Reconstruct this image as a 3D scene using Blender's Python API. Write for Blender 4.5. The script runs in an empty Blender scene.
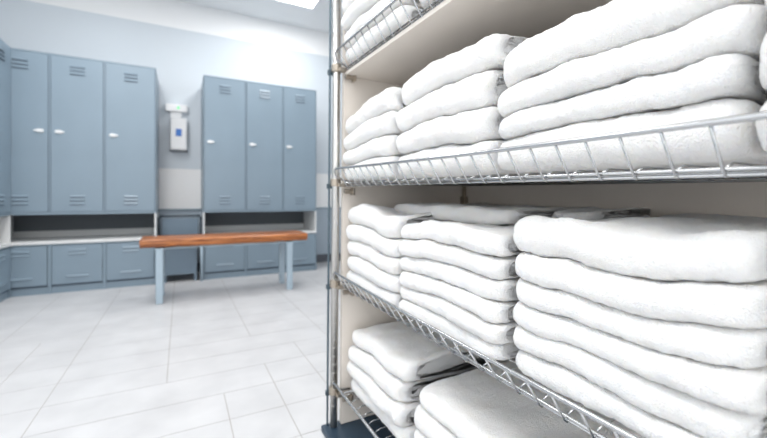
import bpy, bmesh, math, random
from mathutils import Vector, Matrix, noise
random.seed(7)
S = bpy.context.scene
C = S.collection
PI = math.pi

# ------------------------------------------------------------------ materials
def mat(name, col, rough=.5, metal=0., spec=.5, bump=None, var=None, emit=None, estr=1., sheen=0.):
    m = bpy.data.materials.new(name); m.use_nodes = True
    nt = m.node_tree; b = nt.nodes['Principled BSDF']
    b.inputs['Base Color'].default_value = (*col, 1)
    b.inputs['Roughness'].default_value = rough
    b.inputs['Metallic'].default_value = metal
    b.inputs['Specular IOR Level'].default_value = spec
    if sheen:
        b.inputs['Sheen Weight'].default_value = sheen
        b.inputs['Sheen Roughness'].default_value = .6
    tc = nt.nodes.new('ShaderNodeTexCoord')
    if var:
        sc, amt = var
        n = nt.nodes.new('ShaderNodeTexNoise'); n.inputs['Scale'].default_value = sc
        n.inputs['Detail'].default_value = 4
        nt.links.new(tc.outputs['Object'], n.inputs['Vector'])
        mx = nt.nodes.new('ShaderNodeMixRGB'); mx.blend_type = 'MULTIPLY'
        mx.inputs[0].default_value = 1
        mx.inputs[1].default_value = (*col, 1)
        r = nt.nodes.new('ShaderNodeMapRange')
        r.inputs['From Min'].default_value = .3; r.inputs['From Max'].default_value = .7
        r.inputs['To Min'].default_value = 1 - amt; r.inputs['To Max'].default_value = 1
        nt.links.new(n.outputs['Fac'], r.inputs['Value'])
        nt.links.new(r.outputs['Result'], mx.inputs[2])
        nt.links.new(mx.outputs[0], b.inputs['Base Color'])
    if bump:
        sc, dist, st = bump
        n = nt.nodes.new('ShaderNodeTexNoise'); n.inputs['Scale'].default_value = sc
        n.inputs['Detail'].default_value = 3
        nt.links.new(tc.outputs['Object'], n.inputs['Vector'])
        bp = nt.nodes.new('ShaderNodeBump'); bp.inputs['Distance'].default_value = dist
        bp.inputs['Strength'].default_value = st
        nt.links.new(n.outputs['Fac'], bp.inputs['Height'])
        nt.links.new(bp.outputs['Normal'], b.inputs['Normal'])
    if emit:
        b.inputs['Emission Color'].default_value = (*emit, 1)
        b.inputs['Emission Strength'].default_value = estr
    return m

def terry():
    m = mat('white_terry', (.945, .935, .918), .95, spec=.1, sheen=.25)
    nt = m.node_tree; b = nt.nodes['Principled BSDF']
    tc = nt.nodes.new('ShaderNodeTexCoord')
    b.inputs['Subsurface Weight'].default_value = .5
    b.inputs['Subsurface Radius'].default_value = (1, .85, .7)
    b.inputs['Subsurface Scale'].default_value = .016
    n1 = nt.nodes.new('ShaderNodeTexNoise'); n1.inputs['Scale'].default_value = 420; n1.inputs['Detail'].default_value = 2
    n2 = nt.nodes.new('ShaderNodeTexNoise'); n2.inputs['Scale'].default_value = 110; n2.inputs['Detail'].default_value = 3
    nt.links.new(tc.outputs['Object'], n1.inputs['Vector']); nt.links.new(tc.outputs['Object'], n2.inputs['Vector'])
    b1 = nt.nodes.new('ShaderNodeBump'); b1.inputs['Distance'].default_value = .0042; b1.inputs['Strength'].default_value = 1
    b2 = nt.nodes.new('ShaderNodeBump'); b2.inputs['Distance'].default_value = .004; b2.inputs['Strength'].default_value = .65
    nt.links.new(n1.outputs['Fac'], b1.inputs['Height']); nt.links.new(n2.outputs['Fac'], b2.inputs['Height'])
    nt.links.new(b2.outputs['Normal'], b1.inputs['Normal']); nt.links.new(b1.outputs['Normal'], b.inputs['Normal'])
    return m

def wood():
    m = mat('orange_wood', (.5, .2, .07), .35)
    nt = m.node_tree; b = nt.nodes['Principled BSDF']
    tc = nt.nodes.new('ShaderNodeTexCoord'); mp = nt.nodes.new('ShaderNodeMapping')
    mp.inputs['Scale'].default_value = (3, 40, 60)
    n = nt.nodes.new('ShaderNodeTexNoise'); n.inputs['Scale'].default_value = 1.3; n.inputs['Detail'].default_value = 6
    n.inputs['Distortion'].default_value = .8
    cr = nt.nodes.new('ShaderNodeValToRGB')
    cr.color_ramp.elements[0].position = .38; cr.color_ramp.elements[0].color = (.16, .045, .014, 1)
    cr.color_ramp.elements[1].position = .60; cr.color_ramp.elements[1].color = (.52, .185, .055, 1)
    nt.links.new(tc.outputs['Object'], mp.inputs[0]); nt.links.new(mp.outputs[0], n.inputs['Vector'])
    nt.links.new(n.outputs['Fac'], cr.inputs[0]); nt.links.new(cr.outputs[0], b.inputs['Base Color'])
    return m

M = dict(
    terry=terry(), wood=wood(),
    locker=mat('blue_grey_locker_paint', (.232, .308, .375), .38, var=(3, .06)),
    locker_dark=mat('locker_seam_dark', (.07, .10, .14), .6),
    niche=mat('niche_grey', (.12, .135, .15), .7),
    cream=mat('cream_board', (.80, .745, .685), .55, var=(2.5, .05)),
    ledge=mat('pale_ledge', (.78, .79, .79), .4, var=(5, .04)),
    ledge_back=mat('ledge_backboard', (.68, .69, .69), .5),
    white=mat('white_plastic', (.85, .86, .87), .35),
    blue=mat('blue_window', (.02, .16, .55), .3),
    green=mat('green_lamp', (.05, .5, .15), .3, emit=(.1, .9, .3), estr=.6),
    chrome=mat('chrome', (.52, .53, .54), .24, metal=1),
    steel=mat('brushed_steel', (.60, .59, .57), .36, metal=1),
    rod=mat('dark_rod', (.10, .14, .17), .3, metal=.6),
    brass=mat('clip_metal', (.42, .37, .31), .35, metal=.8),
    benchmetal=mat('pale_blue_bench_metal', (.40, .50, .58), .35),
    base=mat('dark_blue_base', (.025, .05, .08), .45),
    rubber=mat('black_rubber', (.02, .02, .02), .7),
    tile=None,
    grout=mat('grout', (.40, .38, .36), .9),
    wall=mat('pale_blue_wall', (.63, .685, .735), .8, var=(1.2, .04)),
    band=mat('white_wall_band', (.90, .90, .90), .8),
    wains=mat('blue_grey_wainscot', (.40, .47, .54), .6),
    ceil=mat('white_ceiling', (.84, .85, .86), .9),
    frieze=mat('white_frieze', (.86, .87, .88), .9),
    skirt=mat('dark_skirting', (.11, .12, .14), .6),
    frame=mat('dark_chair_tube', (.06, .08, .10), .45),
    chairpanel=mat('chair_blue_grey', (.17, .23, .29), .5),
    glow=mat('light_diffuser', (.9, .9, .9), .5, emit=(1, .99, .97), estr=9),
)

def tilemat():
    m = mat('pale_floor_tile', (.62, .62, .625), .33, spec=.5)
    nt = m.node_tree; b = nt.nodes['Principled BSDF']
    tc = nt.nodes.new('ShaderNodeTexCoord')
    n = nt.nodes.new('ShaderNodeTexNoise'); n.inputs['Scale'].default_value = 5; n.inputs['Detail'].default_value = 6
    nt.links.new(tc.outputs['Object'], n.inputs['Vector'])
    cr = nt.nodes.new('ShaderNodeValToRGB')
    cr.color_ramp.elements[0].position = .3; cr.color_ramp.elements[0].color = (.55, .55, .56, 1)
    cr.color_ramp.elements[1].position = .7; cr.color_ramp.elements[1].color = (.65, .65, .66, 1)
    nt.links.new(n.outputs['Fac'], cr.inputs[0]); nt.links.new(cr.outputs[0], b.inputs['Base Color'])
    return m
M['tile'] = tilemat()

# ------------------------------------------------------------------ helpers
def obj(name, bm, m, parent=None, smooth=False, bevel=0, mw=None):
    me = bpy.data.meshes.new(name)
    bmesh.ops.recalc_face_normals(bm, faces=bm.faces)
    bm.to_mesh(me); bm.free()
    for x in (m if isinstance(m, (list, tuple)) else [m]): me.materials.append(x)
    if smooth:
        for p in me.polygons: p.use_smooth = True
    o = bpy.data.objects.new(name, me); C.objects.link(o)
    if parent:
        o.parent = parent
    if bevel:
        b = o.modifiers.new('bevel', 'BEVEL'); b.width = bevel; b.segments = 2; b.limit_method = 'ANGLE'
    if mw is not None: o.matrix_world = mw
    return o

def box(bm, x0, x1, y0, y1, z0, z1, mi=0):
    vs = [bm.verts.new((x, y, z)) for x in (x0, x1) for y in (y0, y1) for z in (z0, z1)]
    for f in ((0,1,3,2), (4,6,7,5), (0,4,5,1), (2,3,7,6), (0,2,6,4), (1,5,7,3)):
        bm.faces.new([vs[i] for i in f]).material_index = mi

def bx(*a):
    bm = bmesh.new(); box(bm, *a); return bm

def tube(bm, pts, r, n=8, mi=0, flat=None):
    pts = [Vector(p) for p in pts]; rings = []
    for i, p in enumerate(pts):
        if i == 0: d = pts[1] - p
        elif i == len(pts) - 1: d = p - pts[i-1]
        else: d = (pts[i+1] - p).normalized() + (p - pts[i-1]).normalized()
        d.normalize()
        up = Vector((0, 0, 1)) if abs(d.z) < .9 else Vector((0, 1, 0))
        a = d.cross(up).normalized(); b = d.cross(a).normalized()
        rings.append([bm.verts.new(p + r*(math.cos(2*PI*k/n)*a + math.sin(2*PI*k/n)*b)) for k in range(n)])
    for i in range(len(rings)-1):
        for k in range(n):
            bm.faces.new((rings[i][k], rings[i][(k+1) % n], rings[i+1][(k+1) % n], rings[i+1][k])).material_index = mi
    bm.faces.new(rings[0]); bm.faces.new(rings[-1])

def thing(name, label, cat, loc=(0, 0, 0), group=None):
    o = bpy.data.objects.new(name, None); C.objects.link(o); o.location = loc
    o.empty_display_size = .1
    o['label'] = label; o['category'] = cat
    if group: o['group'] = group
    return o
def tag(o, label, cat, group=None):
    o['label'] = label; o['category'] = cat
    if group: o['group'] = group
    return o
def struct(name, bm, m, **k):
    o = obj(name, bm, m, **k); o['kind'] = 'structure'; return o
def loc_mesh(bm, loc):
    bmesh.ops.translate(bm, verts=bm.verts, vec=-Vector(loc)); return bm

# ------------------------------------------------------------------ room shell
XL, XR, YB, YR, ZC = -1.74, 2.6, 4.70, -2.2, 2.97
# tiled floor: rows run across the room, joints listed row by row
bm = bmesh.new()
rows = {}
row_h = .2135; y_first = 1.70 - row_h * 18
custom = {  # row index relative to the joint at Y=1.70 : joints in X
    -1: [-.475, .157, .36, .56, .98], -2: [-.475, .157, .36, .56, .98], -3: [-.89, -.055, .36, .762],
    0: [-.89, -.475, .36, .56, .98], 1: [-.89, -.475, -.055, .56, .98], 2: [-.69, -.475, -.055, .762],
    3: [-.69, -.475, -.055, .36, .762], 4: [-.69, -.475, -.055, .36, .762]}
for r in range(34):
    y0 = y_first + r*row_h; y1 = y0 + row_h
    if y0 > YB: break
    y1 = min(y1, YB)
    k = r - 18
    base = custom.get(k, [-.89, -.475, -.055, .36, .762, 1.17])
    js = sorted([XL] + base + [x for x in (1.6, 2.0, 2.4) if x > base[-1] + .3] + ([-1.31] if base[0] < -.6 else [-.89, -1.31]) + [XR])
    g = .0016
    for a, b in zip(js[:-1], js[1:]):
        box(bm, a+g, b-g, y0+g, y1-g, -.01, 0, 0)
box(bm, XL-.1, XR+.1, YR-.1, YB+.1, -.06, -.0012, 1)
struct('floor', bm, [M['tile'], M['grout']])

bm = bmesh.new()   # back wall: wainscot, white band, pale blue field, white frieze
T = .12
for z0, z1, mi in ((0, .70, 2), (.70, 1.14, 1), (1.14, 2.665, 0), (2.665, ZC, 3)):
    box(bm, XL-T, XR+T, YB, YB+T, z0, z1, mi)
struct('wall_back', bm, [M['wall'], M['band'], M['wains'], M['frieze']])
for nm, x0, x1 in (('wall_left', XL-T, XL), ('wall_right', XR, XR+T)):
    bm = bmesh.new()
    for z0, z1, mi in ((0, .70, 2), (.70, 1.14, 1), (1.14, 2.665, 0), (2.665, ZC, 3)):
        box(bm, x0, x1, YR, YB, z0, z1, mi)
    struct(nm, bm, [M['wall'], M['band'], M['wains'], M['frieze']])
bm = bmesh.new(); box(bm, XL-T, XR+T, YR-T, YR, 0, ZC)
struct('wall_front', bm, M['band'])
struct('ceiling', bx(XL-T, XR+T, YR-T, YB+T, ZC, ZC+.1), M['ceil'])
struct('baseboard_back', bx(XL, XR, YB-.012, YB, 0, .10), M['skirt'])
struct('trim_1', bx(XL, XR, YB-.015, YB, .685, .705), M['locker'])   # dado rail

# ------------------------------------------------------------------ ceiling light panel and added area lamps
lights = []
def panel(cx, cy, label, w=.6, d=.6):
    t = thing('ceiling_light', label, 'ceiling light', (cx, cy, ZC), 'ceiling lights')
    bm = bmesh.new()
    for a in ((-w/2-.02, -w/2, -d/2-.02, d/2+.02), (w/2, w/2+.02, -d/2-.02, d/2+.02), (-w/2, w/2, -d/2-.02, -d/2), (-w/2, w/2, d/2, d/2+.02)):
        box(bm, a[0], a[1], a[2], a[3], -.02, 0)
    obj('frame', bm, M['white'], t)
    obj('diffuser', bx(-w/2, w/2, -d/2, d/2, -.014, -.006), M['glow'], t)
    return t
panel(1.0, 3.84, 'square glowing ceiling panel above the right-hand lockers')

def area(loc, size, power, col=(1, .985, .96), rot=(0, 0, 0), sy=None):
    l = bpy.data.lights.new('room_light', 'AREA'); l.energy = power; l.color = col
    l.shape = 'RECTANGLE'; l.size = size; l.size_y = sy or size
    o = bpy.data.objects.new('room_light', l); C.objects.link(o); o.location = loc; o.rotation_euler = rot
    return o
CW = (1, .985, .97)
area((1.0, 3.84, ZC-.03), .58, 12, CW)
area((-.6, 3.2, ZC-.03), .6, 22, CW)  # this and the next four lamps are added, without a ceiling panel
area((-.6, 1.6, ZC-.03), .6, 22, CW)
area((1.0, 2.2, ZC-.03), .6, 15, CW)
area((-.7, 0, ZC-.03), 1.2, 24, CW)
area((-.7, -1.4, ZC-.03), 1.2, 24, CW)
# added fill lamps near the front and left walls, with no window there
area((-.5, YR+.05, 1.35), 2.4, 21.5, (1, .98, .955), (math.radians(-90), 0, 0), 2.0)
area((XL+.05, .2, 1.2), 2.4, 13, (1, .985, .965), (0, math.radians(-90), 0), 2.2)

# ------------------------------------------------------------------ lockers
def louvers(bm, cx, cz, w=.12, n=3, dz=.036, y=0, mi=1):
    # pressed louvers: a raised hood with a dark slot under it
    for i in range(n):
        z = cz + (i-(n-1)/2)*dz
        vs = [bm.verts.new(p) for p in ((cx-w/2, y, z+.011), (cx+w/2, y, z+.011), (cx+w/2, y-.009, z-.004), (cx-w/2, y-.009, z-.004),
                                        (cx-w/2, y, z-.004), (cx+w/2, y, z-.004))]
        bm.faces.new((vs[0], vs[1], vs[2], vs[3]))
        bm.faces.new((vs[0], vs[3], vs[4])); bm.faces.new((vs[1], vs[5], vs[2]))
        box(bm, cx-w/2, cx+w/2, y-.002, y, z-.010, z-.004, mi)

def tall_locker(w, label, handle_side, group, rot=None, loc=None, depth=.5):
    """origin at bottom front-left, front faces -Y"""
    t = thing('tall_locker', label, 'locker', loc or (0, 0, 0), group)
    if rot: t.rotation_euler = (0, 0, rot)
    H = 2.05-.675
    bm = bmesh.new()
    box(bm, 0, w, .02, depth, 0, H)
    obj('body', bm, M['locker'], t, bevel=.002)
    bm = bmesh.new()
    box(bm, 0, .006, 0, .02, 0, H); box(bm, w-.006, w, 0, .02, 0, H)
    box(bm, .006, w-.006, 0, .02, 0, .022); box(bm, .006, w-.006, 0, .02, H-.012, H)
    obj('door_frame', bm, M['locker'], t)
    bm = bmesh.new()
    box(bm, .010, w-.010, -.004, .016, .026, H-.016)
    louvers(bm, w/2, H-.12, .105, 3, .032, -.004); louvers(bm, w/2, .125, .105, 3, .032, -.004)
    d = obj('door', bm, [M['locker'], M['locker_dark']], t)
    bm = bmesh.new(); box(bm, .006, .010, .008, .019, .022, H-.012); box(bm, w-.010, w-.006, .008, .019, .022, H-.012)
    obj('door_seam', bm, M['locker_dark'], t)
    hx = .062 if handle_side < 0 else w-.062
    hz = 1.385-.675
    bm = bmesh.new()
    # pill-shaped recessed pull with a lock nub
    n = 20
    for rr, y0, y1 in ((1, -.010, -.003), (.7, -.020, -.009)):
        ring0 = []; ring1 = []
        for k in range(n):
            a = 2*PI*k/n
            px = hx + rr*(.026*math.copysign(abs(math.cos(a))**.7, math.cos(a))); pz = hz + rr*.015*math.sin(a)
            ring0.append(bm.verts.new((px, y0, pz))); ring1.append(bm.verts.new((px, y1, pz)))
        for k in range(n): bm.faces.new((ring0[k], ring0[(k+1) % n], ring1[(k+1) % n], ring1[k]))
        bm.faces.new(ring0); bm.faces.new(ring1)
    s = 1 if handle_side < 0 else -1
    box(bm, min(hx+s*.02, hx+s*.038), max(hx+s*.02, hx+s*.038), -.013, -.004, hz-.006, hz+.006)
    obj('handle', bm, M['white'], d)
    return t

def low_locker(w, label, group, rot=None, loc=None, depth=.5):
    t = thing('low_locker', label, 'locker', loc or (0, 0, 0), group)
    if rot: t.rotation_euler = (0, 0, rot)
    H = .425
    obj('body', bx(0, w, .02, depth, .06, H), M['locker'], t)
    obj('plinth', bx(0, w, .012, depth, 0, .058), M['locker'], t)
    bm = bmesh.new(); box(bm, 0, .012, 0, .02, .0, H); box(bm, w-.012, w, 0, .02, .0, H)
    box(bm, .012, w-.012, 0, .02, H-.01, H)
    obj('door_frame', bm, M['locker'], t)
    bm = bmesh.new(); box(bm, .016, w-.016, -.004, .016, .078, H-.014)
    louvers(bm, w/2, H-.075, .125, 2, .034, -.004, 0); louvers(bm, w/2, .14, .16, 1, .03, -.004, 0)
    obj('door', bm, [M['locker'], M['locker_dark']], t)
    bm = bmesh.new(); box(bm, .012, w-.012, .010, .0195, .060, .077)
    obj('door_gap', bm, M['locker_dark'], t)
    return t

YF = 4.19
def ledge(x0, x1, label, ends=(True, True), rot=None, loc=None, depth=.5):
    w = x1-x0
    t = thing('locker_ledge', label, 'shelf', loc or (x0, YF, .425), None)
    if rot: t.rotation_euler = (0, 0, rot)
    obj('slab', bx(0, w, -.012, depth, 0, .024), M['ledge'], t, bevel=.002)
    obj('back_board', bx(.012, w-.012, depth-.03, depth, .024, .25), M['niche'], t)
    obj('back_strip', bx(.012, w-.012, depth-.045, depth-.03, .024, .085), M['ledge_back'], t)
    if ends[0]: obj('upright', bx(0, .012, .0, depth, .024, .25), M['ledge'], t)
    if ends[1]: obj('upright', bx(w-.012, w, .0, depth, .024, .25), M['ledge'], t)

gl = 'tall upper lockers along the back wall'; gw = 'low lockers under the pale ledges'
colsL = [(-1.365, -.987, 1, 'tall blue-grey locker half hidden in the left corner, handle on its right edge', 'low blue-grey locker in the left corner, under the left ledge'),
         (-.987, -.606, -1, 'tall blue-grey locker in the middle of the left trio, handle beside its left neighbour', 'low blue-grey locker in the middle under the left ledge'),
         (-.606, -.209, -1, 'tall blue-grey locker at the right end of the left trio, next to the wall dispenser', 'low blue-grey locker under the left ledge, behind the left end of the wooden bench')]
colsR = [(.197, .60, -1, 'tall blue-grey locker right of the wall dispenser, first of the right trio', 'low blue-grey locker under the right ledge, nearest the dark-framed chair'),
         (.60, .986, -1, 'tall blue-grey locker in the middle of the right trio', 'low blue-grey locker in the middle under the right ledge, behind the bench'),
         (.986, 1.364, -1, 'tall blue-grey locker at the right end of the right trio, nearest the towel rack', 'low blue-grey locker under the right ledge, behind the right end of the bench')]
for cols, lab in ((colsL, 'long pale ledge over the low lockers, left of the wall dispenser'), (colsR, 'long pale ledge over the low lockers, behind the wooden bench')):
    for a, b, hs, l1, l2 in cols:
        tall_locker(b-a, l1, hs, gl, loc=(a, YF, .675))
        low_locker(b-a, l2, gw, loc=(a, YF, 0))
    ledge(cols[0][0], cols[-1][1], lab, (True, True))
# bank along the left wall, its fronts face +X
XF = -1.232
for i, y0 in enumerate((YF-.40, YF-.80)):
    if i: break
    tall_locker(.395, 'tall blue-grey locker at the left edge, turned to face the room, its door seen edge-on', -1, 'lockers along the left wall', rot=PI/2, loc=(XF, y0, .675))
    low_locker(.395, 'low blue-grey locker at the left edge under the side ledge', 'lockers along the left wall', rot=PI/2, loc=(XF, y0, 0))
ledge(0, .395, 'short pale ledge with white end at the left edge between side lockers', (True, True), rot=PI/2, loc=(XF, YF-.40, .425))

# ------------------------------------------------------------------ dispenser and sensor on the wall
def px_wall(x, y, Y=YB):
    t = (x-383.5)/380; zc = Y/(.8825-.4703*t)
    return zc*(.4703+.8825*t), .8+(200-y)*zc/380
x0, z1 = px_wall(170.3, 118.5); x1, z0 = px_wall(187, 152.5)
t = thing('soap_dispenser', 'white wall dispenser with a small blue window between the locker trios', 'dispenser', ((x0+x1)/2, YB, z0))
w = x1-x0; h = z1-z0
bm = bx(-w/2, w/2, -.10, -.012, .012, h); obj('cover', bm, M['white'], t, bevel=.014)
obj('back_plate', bx(-w/2-.004, w/2+.004, -.012, 0, 0, h-.01), M['skirt'], t)
obj('level_window', bx(-.028, .028, -.104, -.098, h*.44, h*.66), M['blue'], t, bevel=.004)
x0, z1 = px_wall(165.5, 104); x1, z0 = px_wall(187.5, 113.5)
t = thing('wall_sensor', 'small white wall box with a green light above the dispenser', 'sensor', ((x0+x1)/2, YB, z0))
w = x1-x0; h = z1-z0
obj('housing', bx(-w/2, w/2, -.05, 0, 0, h), M['white'], t, bevel=.006)
obj('indicator', bx(.005, .028, -.054, -.048, .03, .055), M['green'], t, bevel=.004)
obj('mount', bx(-w*.28, w*.22, -.025, 0, -.055, 0), M['white'], t)

# ------------------------------------------------------------------ chair behind the bench
t = thing('chair', 'dark-framed blue-grey chair between the locker trios, behind the wooden bench', 'chair', (-.005, 4.34, 0))
bm = bmesh.new(); w = .195
tube(bm, [(-w, .20, .0), (-w, .14, .40), (-w, .10, .61), (-w+.02, .10, .635), (w-.02, .10, .635), (w, .10, .61), (w, .14, .40), (w, .20, 0)], .014, 10)
obj('back_frame', bm, M['frame'], t, smooth=True)
obj('backrest', bx(-w+.03, w-.03, .092, .112, .44, .612), M['chairpanel'], t, bevel=.006)
obj('seat', bx(-w+.005, w-.005, -.20, .13, .40, .435), M['chairpanel'], t, bevel=.01)
for s in (-1, 1):
    bm = bmesh.new(); tube(bm, [(s*(w-.01), -.185, 0), (s*(w-.01), -.17, .40)], .012, 10)
    obj('leg', bm, M['benchmetal'] if s > 0 else M['frame'], t, smooth=True)
bm = bmesh.new(); box(bm, -w+.05, w-.05, -.12, -.10, .07, .30); box(bm, -w+.05, -w+.075, -.12, .1, 0, .07); box(bm, w-.075, w-.05, -.12, .1, 0, .07)
box(bm, -w+.05, w-.05, -.12, .1, .30, .32)
obj('under_box', bm, M['chairpanel'], t)

# ------------------------------------------------------------------ bench
t = thing('bench', 'long wooden bench on pale blue metal legs in front of the lockers', 'bench', (.37, 3.545, 0))
bm = bmesh.new()
L = 1.29; n = 40; D = .175
# slab with a slightly wavy live edge
def top_slab(bm):
    rows = []
    for i in range(n+1):
        x = -L/2 + L*i/n
        wv = .006*noise.noise(Vector((x*9, 3, 0))) + .003*noise.noise(Vector((x*30, 8, 0)))
        lo = .436 + .006*noise.noise(Vector((x*14, 1, 5)))
        pr = [(-D+wv, lo+.012), (-D+wv-.002, lo+.03), (-D+wv, .49), (-D+wv+.012, .50), (D-.012, .50), (D, .49), (D, .455), (D-.012, .436), (-D+wv+.012, lo)]
        rows.append([bm.verts.new((x, y, z)) for y, z in pr])
    m = len(rows[0])
    for i in range(n):
        for k in range(m): bm.faces.new((rows[i][k], rows[i][(k+1) % m], rows[i+1][(k+1) % m], rows[i+1][k]))
    bm.faces.new(rows[0]); bm.faces.new(rows[-1])
top_slab(bm); obj('seat_plank', bm, M['wood'], t, bevel=.003)
for sx in (-.517, .487):
    for sy in (-.145, .145):
        bm = bmesh.new(); box(bm, sx-.024, sx+.024, sy-.02, sy+.02, .0, .414)
        obj('leg', bm, M['benchmetal'], t, bevel=.005)
bm = bmesh.new()
for sx in (-.517, .487): box(bm, sx-.03, sx+.03, -.165, .165, .414, .428)
for sy in (-.12, .12): box(bm, -.487, .457, sy-.015, sy+.015, .416, .428)
obj('under_frame', bm, M['benchmetal'], t)

# ------------------------------------------------------------------ towel rack
TILT = math.radians(1.3)
PIV = Vector((.44, 1.144, .6))
RM = Matrix.Translation(PIV) @ Matrix.Rotation(TILT, 4, 'X') @ Matrix.Translation(-PIV)   # floor falls gently to the drain: rack leans
rack = thing('towel_rack', 'tall cream-lined towel rack with chrome posts and wire shelves of white towels', 'rack')
rack.matrix_world = RM
DECK = dict(A=1.230, B=.858, C=.526, D=.171)
YL, YN = 1.148, -.30     # left end, near end
XO, XI, XB = .434, .466, .965
rail_r = .0036
for key in 'ABCD':
    z = DECK[key]
    bm = bmesh.new()
    ys = []
    y = YL-.018
    while y > YN:
        ys.append(y); y -= .0415
    for y in ys:                 # front-back wires, turned up at the front to carry the rail
        sag = .007*math.sin(PI*max(0, min(1, (YL-.02-y)/(YL-YN-.02))))
        tube(bm, [(XB, y, z+.002), (XI+.020, y, z+.001), (XI+.006, y, z-.004)], .0013, 6)
        tube(bm, [(XI+.009, y, z-.0125), (XI+.004, y, z-.0138), (XI-.001, y, z-.010), (XO+.001, y, z+.040-sag)], .0017, 6)
    for x in (.53, .60, .74, .86, XB):
        tube(bm, [(x, YL, z-.0025), (x, YN, z-.0025)], .0026, 6)
    tube(bm, [(XI+.003, YL, z-.006), (XI+.003, YN, z-.006)], .0024, 6)
    tube(bm, [(XI+.006, YL, z-.0115), (XI+.006, YN, z-.0115)], .0024, 6)
    for yy in (YL, YN):
        tube(bm, [(XB, yy, z-.0025), (XI+.004, yy, z-.0025)], .0026, 6)
    sh = obj('wire_shelf', bm, M['chrome'], rack, smooth=True)
    bm = bmesh.new()
    pts = [(XI+.03, YL+.012, z+.0), (XI+.005, YL+.012, z+.004), (XO+.006, YL+.010, z+.018), (XO, YL+.006, z+.034), (XO, YL-.006, z+.042)]
    pts += [(XO, YL-.02-(YL-YN-.02)*i/24, z+.042 - .007*math.sin(PI*i/24)) for i in range(25)]
    tube(bm, pts, rail_r, 10)
    obj('rail', bm, M['chrome'], sh, smooth=True)
    bm = bmesh.new()     # corner clamp gripping the post and a bracket back to the panel
    tube(bm, [(.448, 1.180, z-.014), (.448, 1.180, z+.010)], .0168, 14)
    box(bm, .448, .471, 1.150, 1.172, z-.016, z-.004)
    obj('corner_clamp', bm, M['brass'], sh, bevel=.002)
    bm = bmesh.new(); tube(bm, [(.470, 1.159, z-.03), (.498, 1.159, z-.03)], .008, 10); box(bm, .496, .504, 1.147, 1.171, z-.042, z-.018)
    obj('bracket', bm, M['brass'], sh, bevel=.001)

for (x, y) in ((.448, 1.180), (.4555, YN-.02), (.985, YN-.02)):
    bm = bmesh.new(); tube(bm, [(x, y, .049), (x, y, 1.78)], .0125, 20)
    for i in range(60):
        z = .12 + i*.0275
        tube(bm, [(x, y, z), (x, y, z+.0015)], .0128, 20)
    obj('post', bm, M['steel'], rack, smooth=True)
bm = bmesh.new(); tube(bm, [(.4305, 1.194, .049), (.4305, 1.194, 1.78)], .0038, 8)
for z in DECK.values():
    box(bm, .424, .448, 1.190, 1.200, z-.022, z-.006)
obj('side_rod', bm, M['rod'], rack, smooth=False)
obj('side_panel', bx(.472, 1.0, 1.1745, 1.192, .0495, 1.78), M['cream'], rack, bevel=.001)
obj('back_panel', bx(.982, 1.0, YN-.0, 1.1735, .0495, 1.78), M['cream'], rack, bevel=.001)
bm = bx(.472, .980, YN, 1.1735, 1.206, 1.2205); obj('shelf_board', bm, M['cream'], rack, bevel=.001)
for k in 'BC':
    bm = bmesh.new(); box(bm, .962, .9815, 1.150, 1.1735, DECK[k]-.075, DECK[k]-.045); box(bm, .966, .978, 1.158, 1.166, DECK[k]-.045, DECK[k]-.006)
    obj('corner_bracket', bm, M['brass'], rack)
# base slab follows the lean; near end thinner
bm = bmesh.new()
box(bm, .412, 1.03, YN-.05, 1.205, .026, .048)
base = obj('base', bm, M['base'], rack, bevel=.004)
for (x, y) in ((.47, 1.15), (.97, 1.15), (.47, -.25), (.97, -.25)):
    zl = -math.sin(TILT)*(y-PIV.y)      # local height of the real floor here
    zf = zl + .0005
    if y > 1:
        bm = bmesh.new(); r = .0105
        tube(bm, [(x-.009, y, zf+r), (x+.009, y, zf+r)], r, 20)
        obj('castor', bm, M['rubber'], base)
        obj('castor_fork', bx(x-.012, x+.012, y-.008, y+.008, zf+2*r-.004, .026), M['steel'], base)
    else:
        bm = bmesh.new(); tube(bm, [(x, y, zf), (x, y, .032)], .018, 16)
        obj('foot', bm, M['rubber'], base)

# ------------------------------------------------------------------ towels
def smooth01(t): t = max(0, min(1, t)); return t*t*(3-2*t)

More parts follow.
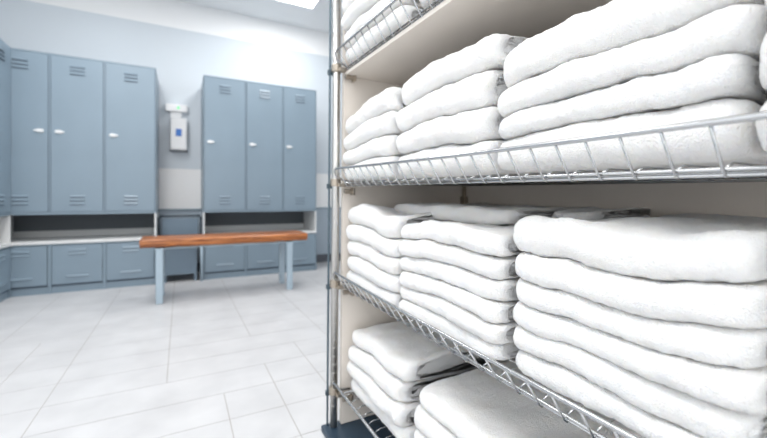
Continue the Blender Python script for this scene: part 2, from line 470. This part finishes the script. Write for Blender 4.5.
def sheet(bm, y_l, y_r, xf, depth, th, tau, zoff, field, seed, R=.03, r_end=.011, roundf=.5, fine=1., nl=70, taper=.12, inset=0, ragged=.0):
    """one U-folded layer: fold faces the front, layers run back. th = total height of the U, tau = layer thickness.
       zoff = normalised offset of the U inside the towel, field(x,y,w)->z"""
    L = y_l-y_r; cy = (y_l+y_r)/2
    rc = (th-tau)/2
    # centreline in (a, z) with z centred on 0
    cl = []
    nb, nf, ntp = 9, 14, 26
    for i in range(nb): cl.append((depth - (depth-rc*1.0)*i/nb, -rc, 0, -1))
    for i in range(nf+1):
        a = -PI/2 - PI*i/nf
        ca, sa = math.cos(a), math.sin(a)
        cc = math.copysign(abs(ca)**.78, ca); ss = math.copysign(abs(sa)**.86, sa)
        cl.append((rc + 1.0*rc*cc, rc*ss, ca, sa))
    for i in range(1, ntp+1):
        cl.append((rc + (depth-rc)*(i/ntp)**1.25, rc, 0, 1))
    # stations
    st = []
    m = nl
    for j in range(m+1):
        u = j/m
        st.append(cy + L/2*math.sin((u-.5)*PI*.999)*.35 + (u-.5)*L*.65)
    rings = []
    for y in st:
        d = abs(y-cy)
        q = (d-(L/2-r_end))/r_end
        hh = tau/2*(math.sqrt(max(0, 1-q*q)) if q > 0 else 1)
        hh = max(hh, .0002)
        q2 = max(0, (d-(L/2-R))/R); q2 = min(q2, 1)
        da = R*(1-math.sqrt(max(0, 1-q2*q2)))*.9
        q3 = max(0, (d-(L/2-.05))/.05); sq = 1-taper*q3*q3
        wavef = .007*noise.noise(Vector((y*7, seed*3.1, 1.3))) + .003*noise.noise(Vector((y*22, seed*5.7, 9.3)))
        outer = []; inner = []
        for (a, z, nx, nz) in cl:
            f = 1-smooth01(a/(depth*.5))
            aa = a + (da+wavef)*f
            jit = ragged*noise.noise(Vector((a*11, seed*2.3, 4.4)))
            yy = y + (jit+.006*noise.noise(Vector((a*9, z*40, seed*1.7))))*smooth01((d/(L/2)-.55)/.45)*(1 if y > cy else -1)
            for s, lst in ((1, outer), (-1, inner)):
                px = aa + s*hh*nx; pz = z + s*hh*nz
                lst.append((xf+px, yy, (pz/th*sq)+.5))
        # rounded back end handled by closing face
        ring = outer + inner[::-1]
        rings.append(ring)
    vr = []
    for ring in rings:
        vv = []
        for k, (x, y, w) in enumerate(ring):
            ww = zoff[0] + w*(zoff[1]-zoff[0])
            z = field(x, y, ww)
            p = Vector((x, y, z))
            d1 = .0022*noise.noise(p*26+Vector((seed, 0, 0))) + .0011*noise.noise(p*75+Vector((0, seed, 0))) + .0015*noise.noise(p*120)
            k2 = fine
            cen = 1 if k < len(ring)/2 else -1
            nrm = Vector((cl[k][2], 0, cl[k][3])) if cen > 0 else -Vector((cl[len(ring)-1-k][2], 0, cl[len(ring)-1-k][3]))
            p += nrm*d1*k2
            vv.append(bm.verts.new(p))
        vr.append(vv)
    m = len(vr[0])
    for j in range(len(vr)-1):
        for k in range(m):
            bm.faces.new((vr[j][k], vr[j][(k+1) % m], vr[j+1][(k+1) % m], vr[j+1][k]))
    bm.faces.new(vr[0]); bm.faces.new(vr[-1])

ORD = {1: 'bottom', 2: 'second', 3: 'third', 4: 'fourth', 5: 'fifth', 6: 'top'}
def stack(shelf, yl, yr, thick, fronts, desc, seed, depth=.38, slope=0, ends=None, nl=70, droop=0, grp=None, tops=None):
    z0 = DECK[shelf] + .0045
    n = len(thick)
    yc = (yl+yr)/2; L = yl-yr
    def T(i, x, y):
        k = 1+.17*noise.noise(Vector((x*7, y*8, seed*3.3+i*7.7))) + .05*noise.noise(Vector((x*15, y*19, seed+i*3.1)))
        k += slope*((yc-y)/L)
        return thick[i]*k
    for i in range(n):
        s = seed*13+i
        e = ends[i] if ends else (random.uniform(-.004, .004), random.uniform(-.004, .004))
        def field(x, y, w, i=i):
            b = sum(T(j, x, y) for j in range(i))
            xr = (x-fronts[0])
            dr = droop*i/n*(1-smooth01(xr/.12))
            # crown: middle of the towel puffed over its ends
            q = abs(y-yc)/(L/2)
            cr = .004*(i+1)/n*(1-q*q)
            return z0 + b + T(i, x, y)*w*1.01 + (cr - dr) * (1 if i else w)
        if i == 0: pos = 'bottom'
        elif i == n-1: pos = 'top'
        else: pos = {1: 'second', 2: 'third', 3: 'fourth', 4: 'fifth'}[i]
        lab = 'white towel, %s, %s' % (pos if pos in ('bottom', 'top') else pos + ' from bottom', desc)
        th = thick[i]
        bm = bmesh.new()
        ya, yb = yl+e[0], yr+e[1]
        sheet(bm, ya, yb, fronts[i], depth, th, th*.30, (0, 1), field, s, nl=nl, r_end=min(.012, th*.2), R=.026+.012*random.random())
        o = obj('folded_towel', bm, M['terry'], smooth=True)
        o.matrix_world = RM
        tag(o, lab, 'towel', grp or ('towels in %s' % desc))
        bm = bmesh.new()
        sheet(bm, ya-.010-.006*random.random(), yb+.001+.004*random.random(), fronts[i]+th*.30, depth-th*.3-.004*random.random(), th*.44, th*.205, (.28, .72), field, s+.5, nl=nl//2, r_end=.006, R=.02, taper=.0)
        c = obj('inner_fold', bm, M['terry'], smooth=True)
        c.parent = o

stack('A', 1.158, .80, [.052, .052, .052, .053, .053], [.468, .462, .456, .455, .455], 'leftmost stack on the topmost shelf', 1, ends=[(0, 0), (.004, 0), (-.002, .003), (.003, 0), (0, 0)], nl=60)
stack('A', .735, .41, [.052, .052, .052], [.465, .462, .466], 'second stack on the topmost shelf, cut by the photo top', 2, nl=60)

stack('B', 1.166, .862, [.053, .052, .054, .060], [.467, .466, .468, .474], 'leftmost stack on the second shelf down', 3, slope=.22, nl=60)
stack('B', .856, .514, [.064, .058, .068, .062], [.484, .482, .486, .490], 'second stack from the post, second shelf down', 4, slope=.13,
      ends=[(0, -.002), (.002, .004), (-.004, .012), (-.006, .0)], nl=100)
stack('B', .500, .158, [.058, .040, .048, .062], [.482, .478, .480, .484], 'third and widest stack, second shelf down', 5, slope=.06,
      ends=[(.0, .004), (-.003, .008), (0, .0), (-.004, .004)], nl=150)
stack('B', .154, -.16, [.060, .058, .060, .055], [.448, .446, .450, .452], 'stack cut by the photo right edge, second shelf down', 6, nl=60)

stack('C', 1.160, .835, [.040, .046, .047, .047, .058], [.478, .476, .480, .477, .482], 'leftmost stack on the third shelf down', 7, nl=60)
stack('C', .824, .482, [.032, .035, .036, .038, .041, .040], [.478, .477, .475, .478, .477, .478], 'middle stack on the third shelf down', 8, slope=.06,
      ends=[(0, .004), (.002, 0), (0, .005), (.003, .002), (.0, 0), (.0, .002)], nl=100)
stack('C', .470, .155, [.035, .037, .039, .040, .043, .056], [.493, .491, .490, .492, .490, .494], 'rightmost, nearest stack on the third shelf down', 9, slope=.06,
      ends=[(-.004, 0), (.0, .002), (-.003, 0), (.002, .003), (-.002, 0), (.004, 0)], nl=150)

stack('D', 1.166, .80, [.050, .054, .054, .056], [.494, .484, .488, .496], 'left stack on the lowest shelf', 10, slope=.08,
      ends=[(-.01, 0), (.0, .012), (-.006, .02), (-.012, .0)], nl=100)
stack('D', .752, .40, [.048, .049, .050, .054], [.474, .478, .482, .492], 'right stack on the lowest shelf', 11,
      ends=[(0, 0), (.0, 0), (.004, 0), (-.003, 0)], nl=100)

# two loosely folded towels lying across the stacks at the back of the third shelf
def loose(yl, yr, xf, depth, th, z0, label, seed, lift):
    yc = (yl+yr)/2; L = yl-yr
    def field(x, y, w):
        q = (y-yc)/(L/2)
        return z0(x, y) + lift*max(0, -q)**3 + lift*.5*math.exp(-((q-.55)/.2)**2) + th*w*(1+.3*noise.noise(Vector((x*9, y*12, seed))))
    bm = bmesh.new()
    sheet(bm, yl, yr, xf, depth, th, th*.53, (0, 1), field, seed, nl=60, r_end=.006, R=.03)
    o = obj('loose_towel', bm, M['terry'], smooth=True); o.matrix_world = RM
    tag(o, label, 'towel')
loose(1.06, .565, .60, .28, .036, lambda x, y: DECK['C']+.228, 'loosely folded cream-shadowed towel lying across the backs of the left and middle stacks', 31, .008)
loose(.56, .46, .70, .20, .024, lambda x, y: DECK['C']+.243, 'small loose towel end peeking over the back of the tall near stack', 33, .006)

# ------------------------------------------------------------------ world, camera, view
w = bpy.data.worlds.new('room_world'); S.world = w; w.use_nodes = True
w.node_tree.nodes['Background'].inputs[0].default_value = (.95, .97, 1, 1)
w.node_tree.nodes['Background'].inputs[1].default_value = .5

cam = bpy.data.cameras.new('camera'); co = bpy.data.objects.new('camera', cam); C.objects.link(co)
cam.sensor_width = 36; cam.lens = 380/767*36
cam.shift_y = -19/767
co.location = (0, 0, .8)
co.rotation_euler = (PI/2, 0, -math.atan2(.4703, .8825))
cam.clip_start = .02
cam.dof.use_dof = True; cam.dof.focus_distance = .62; cam.dof.aperture_fstop = 3.4
S.camera = co
S.view_settings.view_transform = 'Standard'; S.view_settings.look = 'None'
S.view_settings.exposure = .05; S.view_settings.gamma = 1
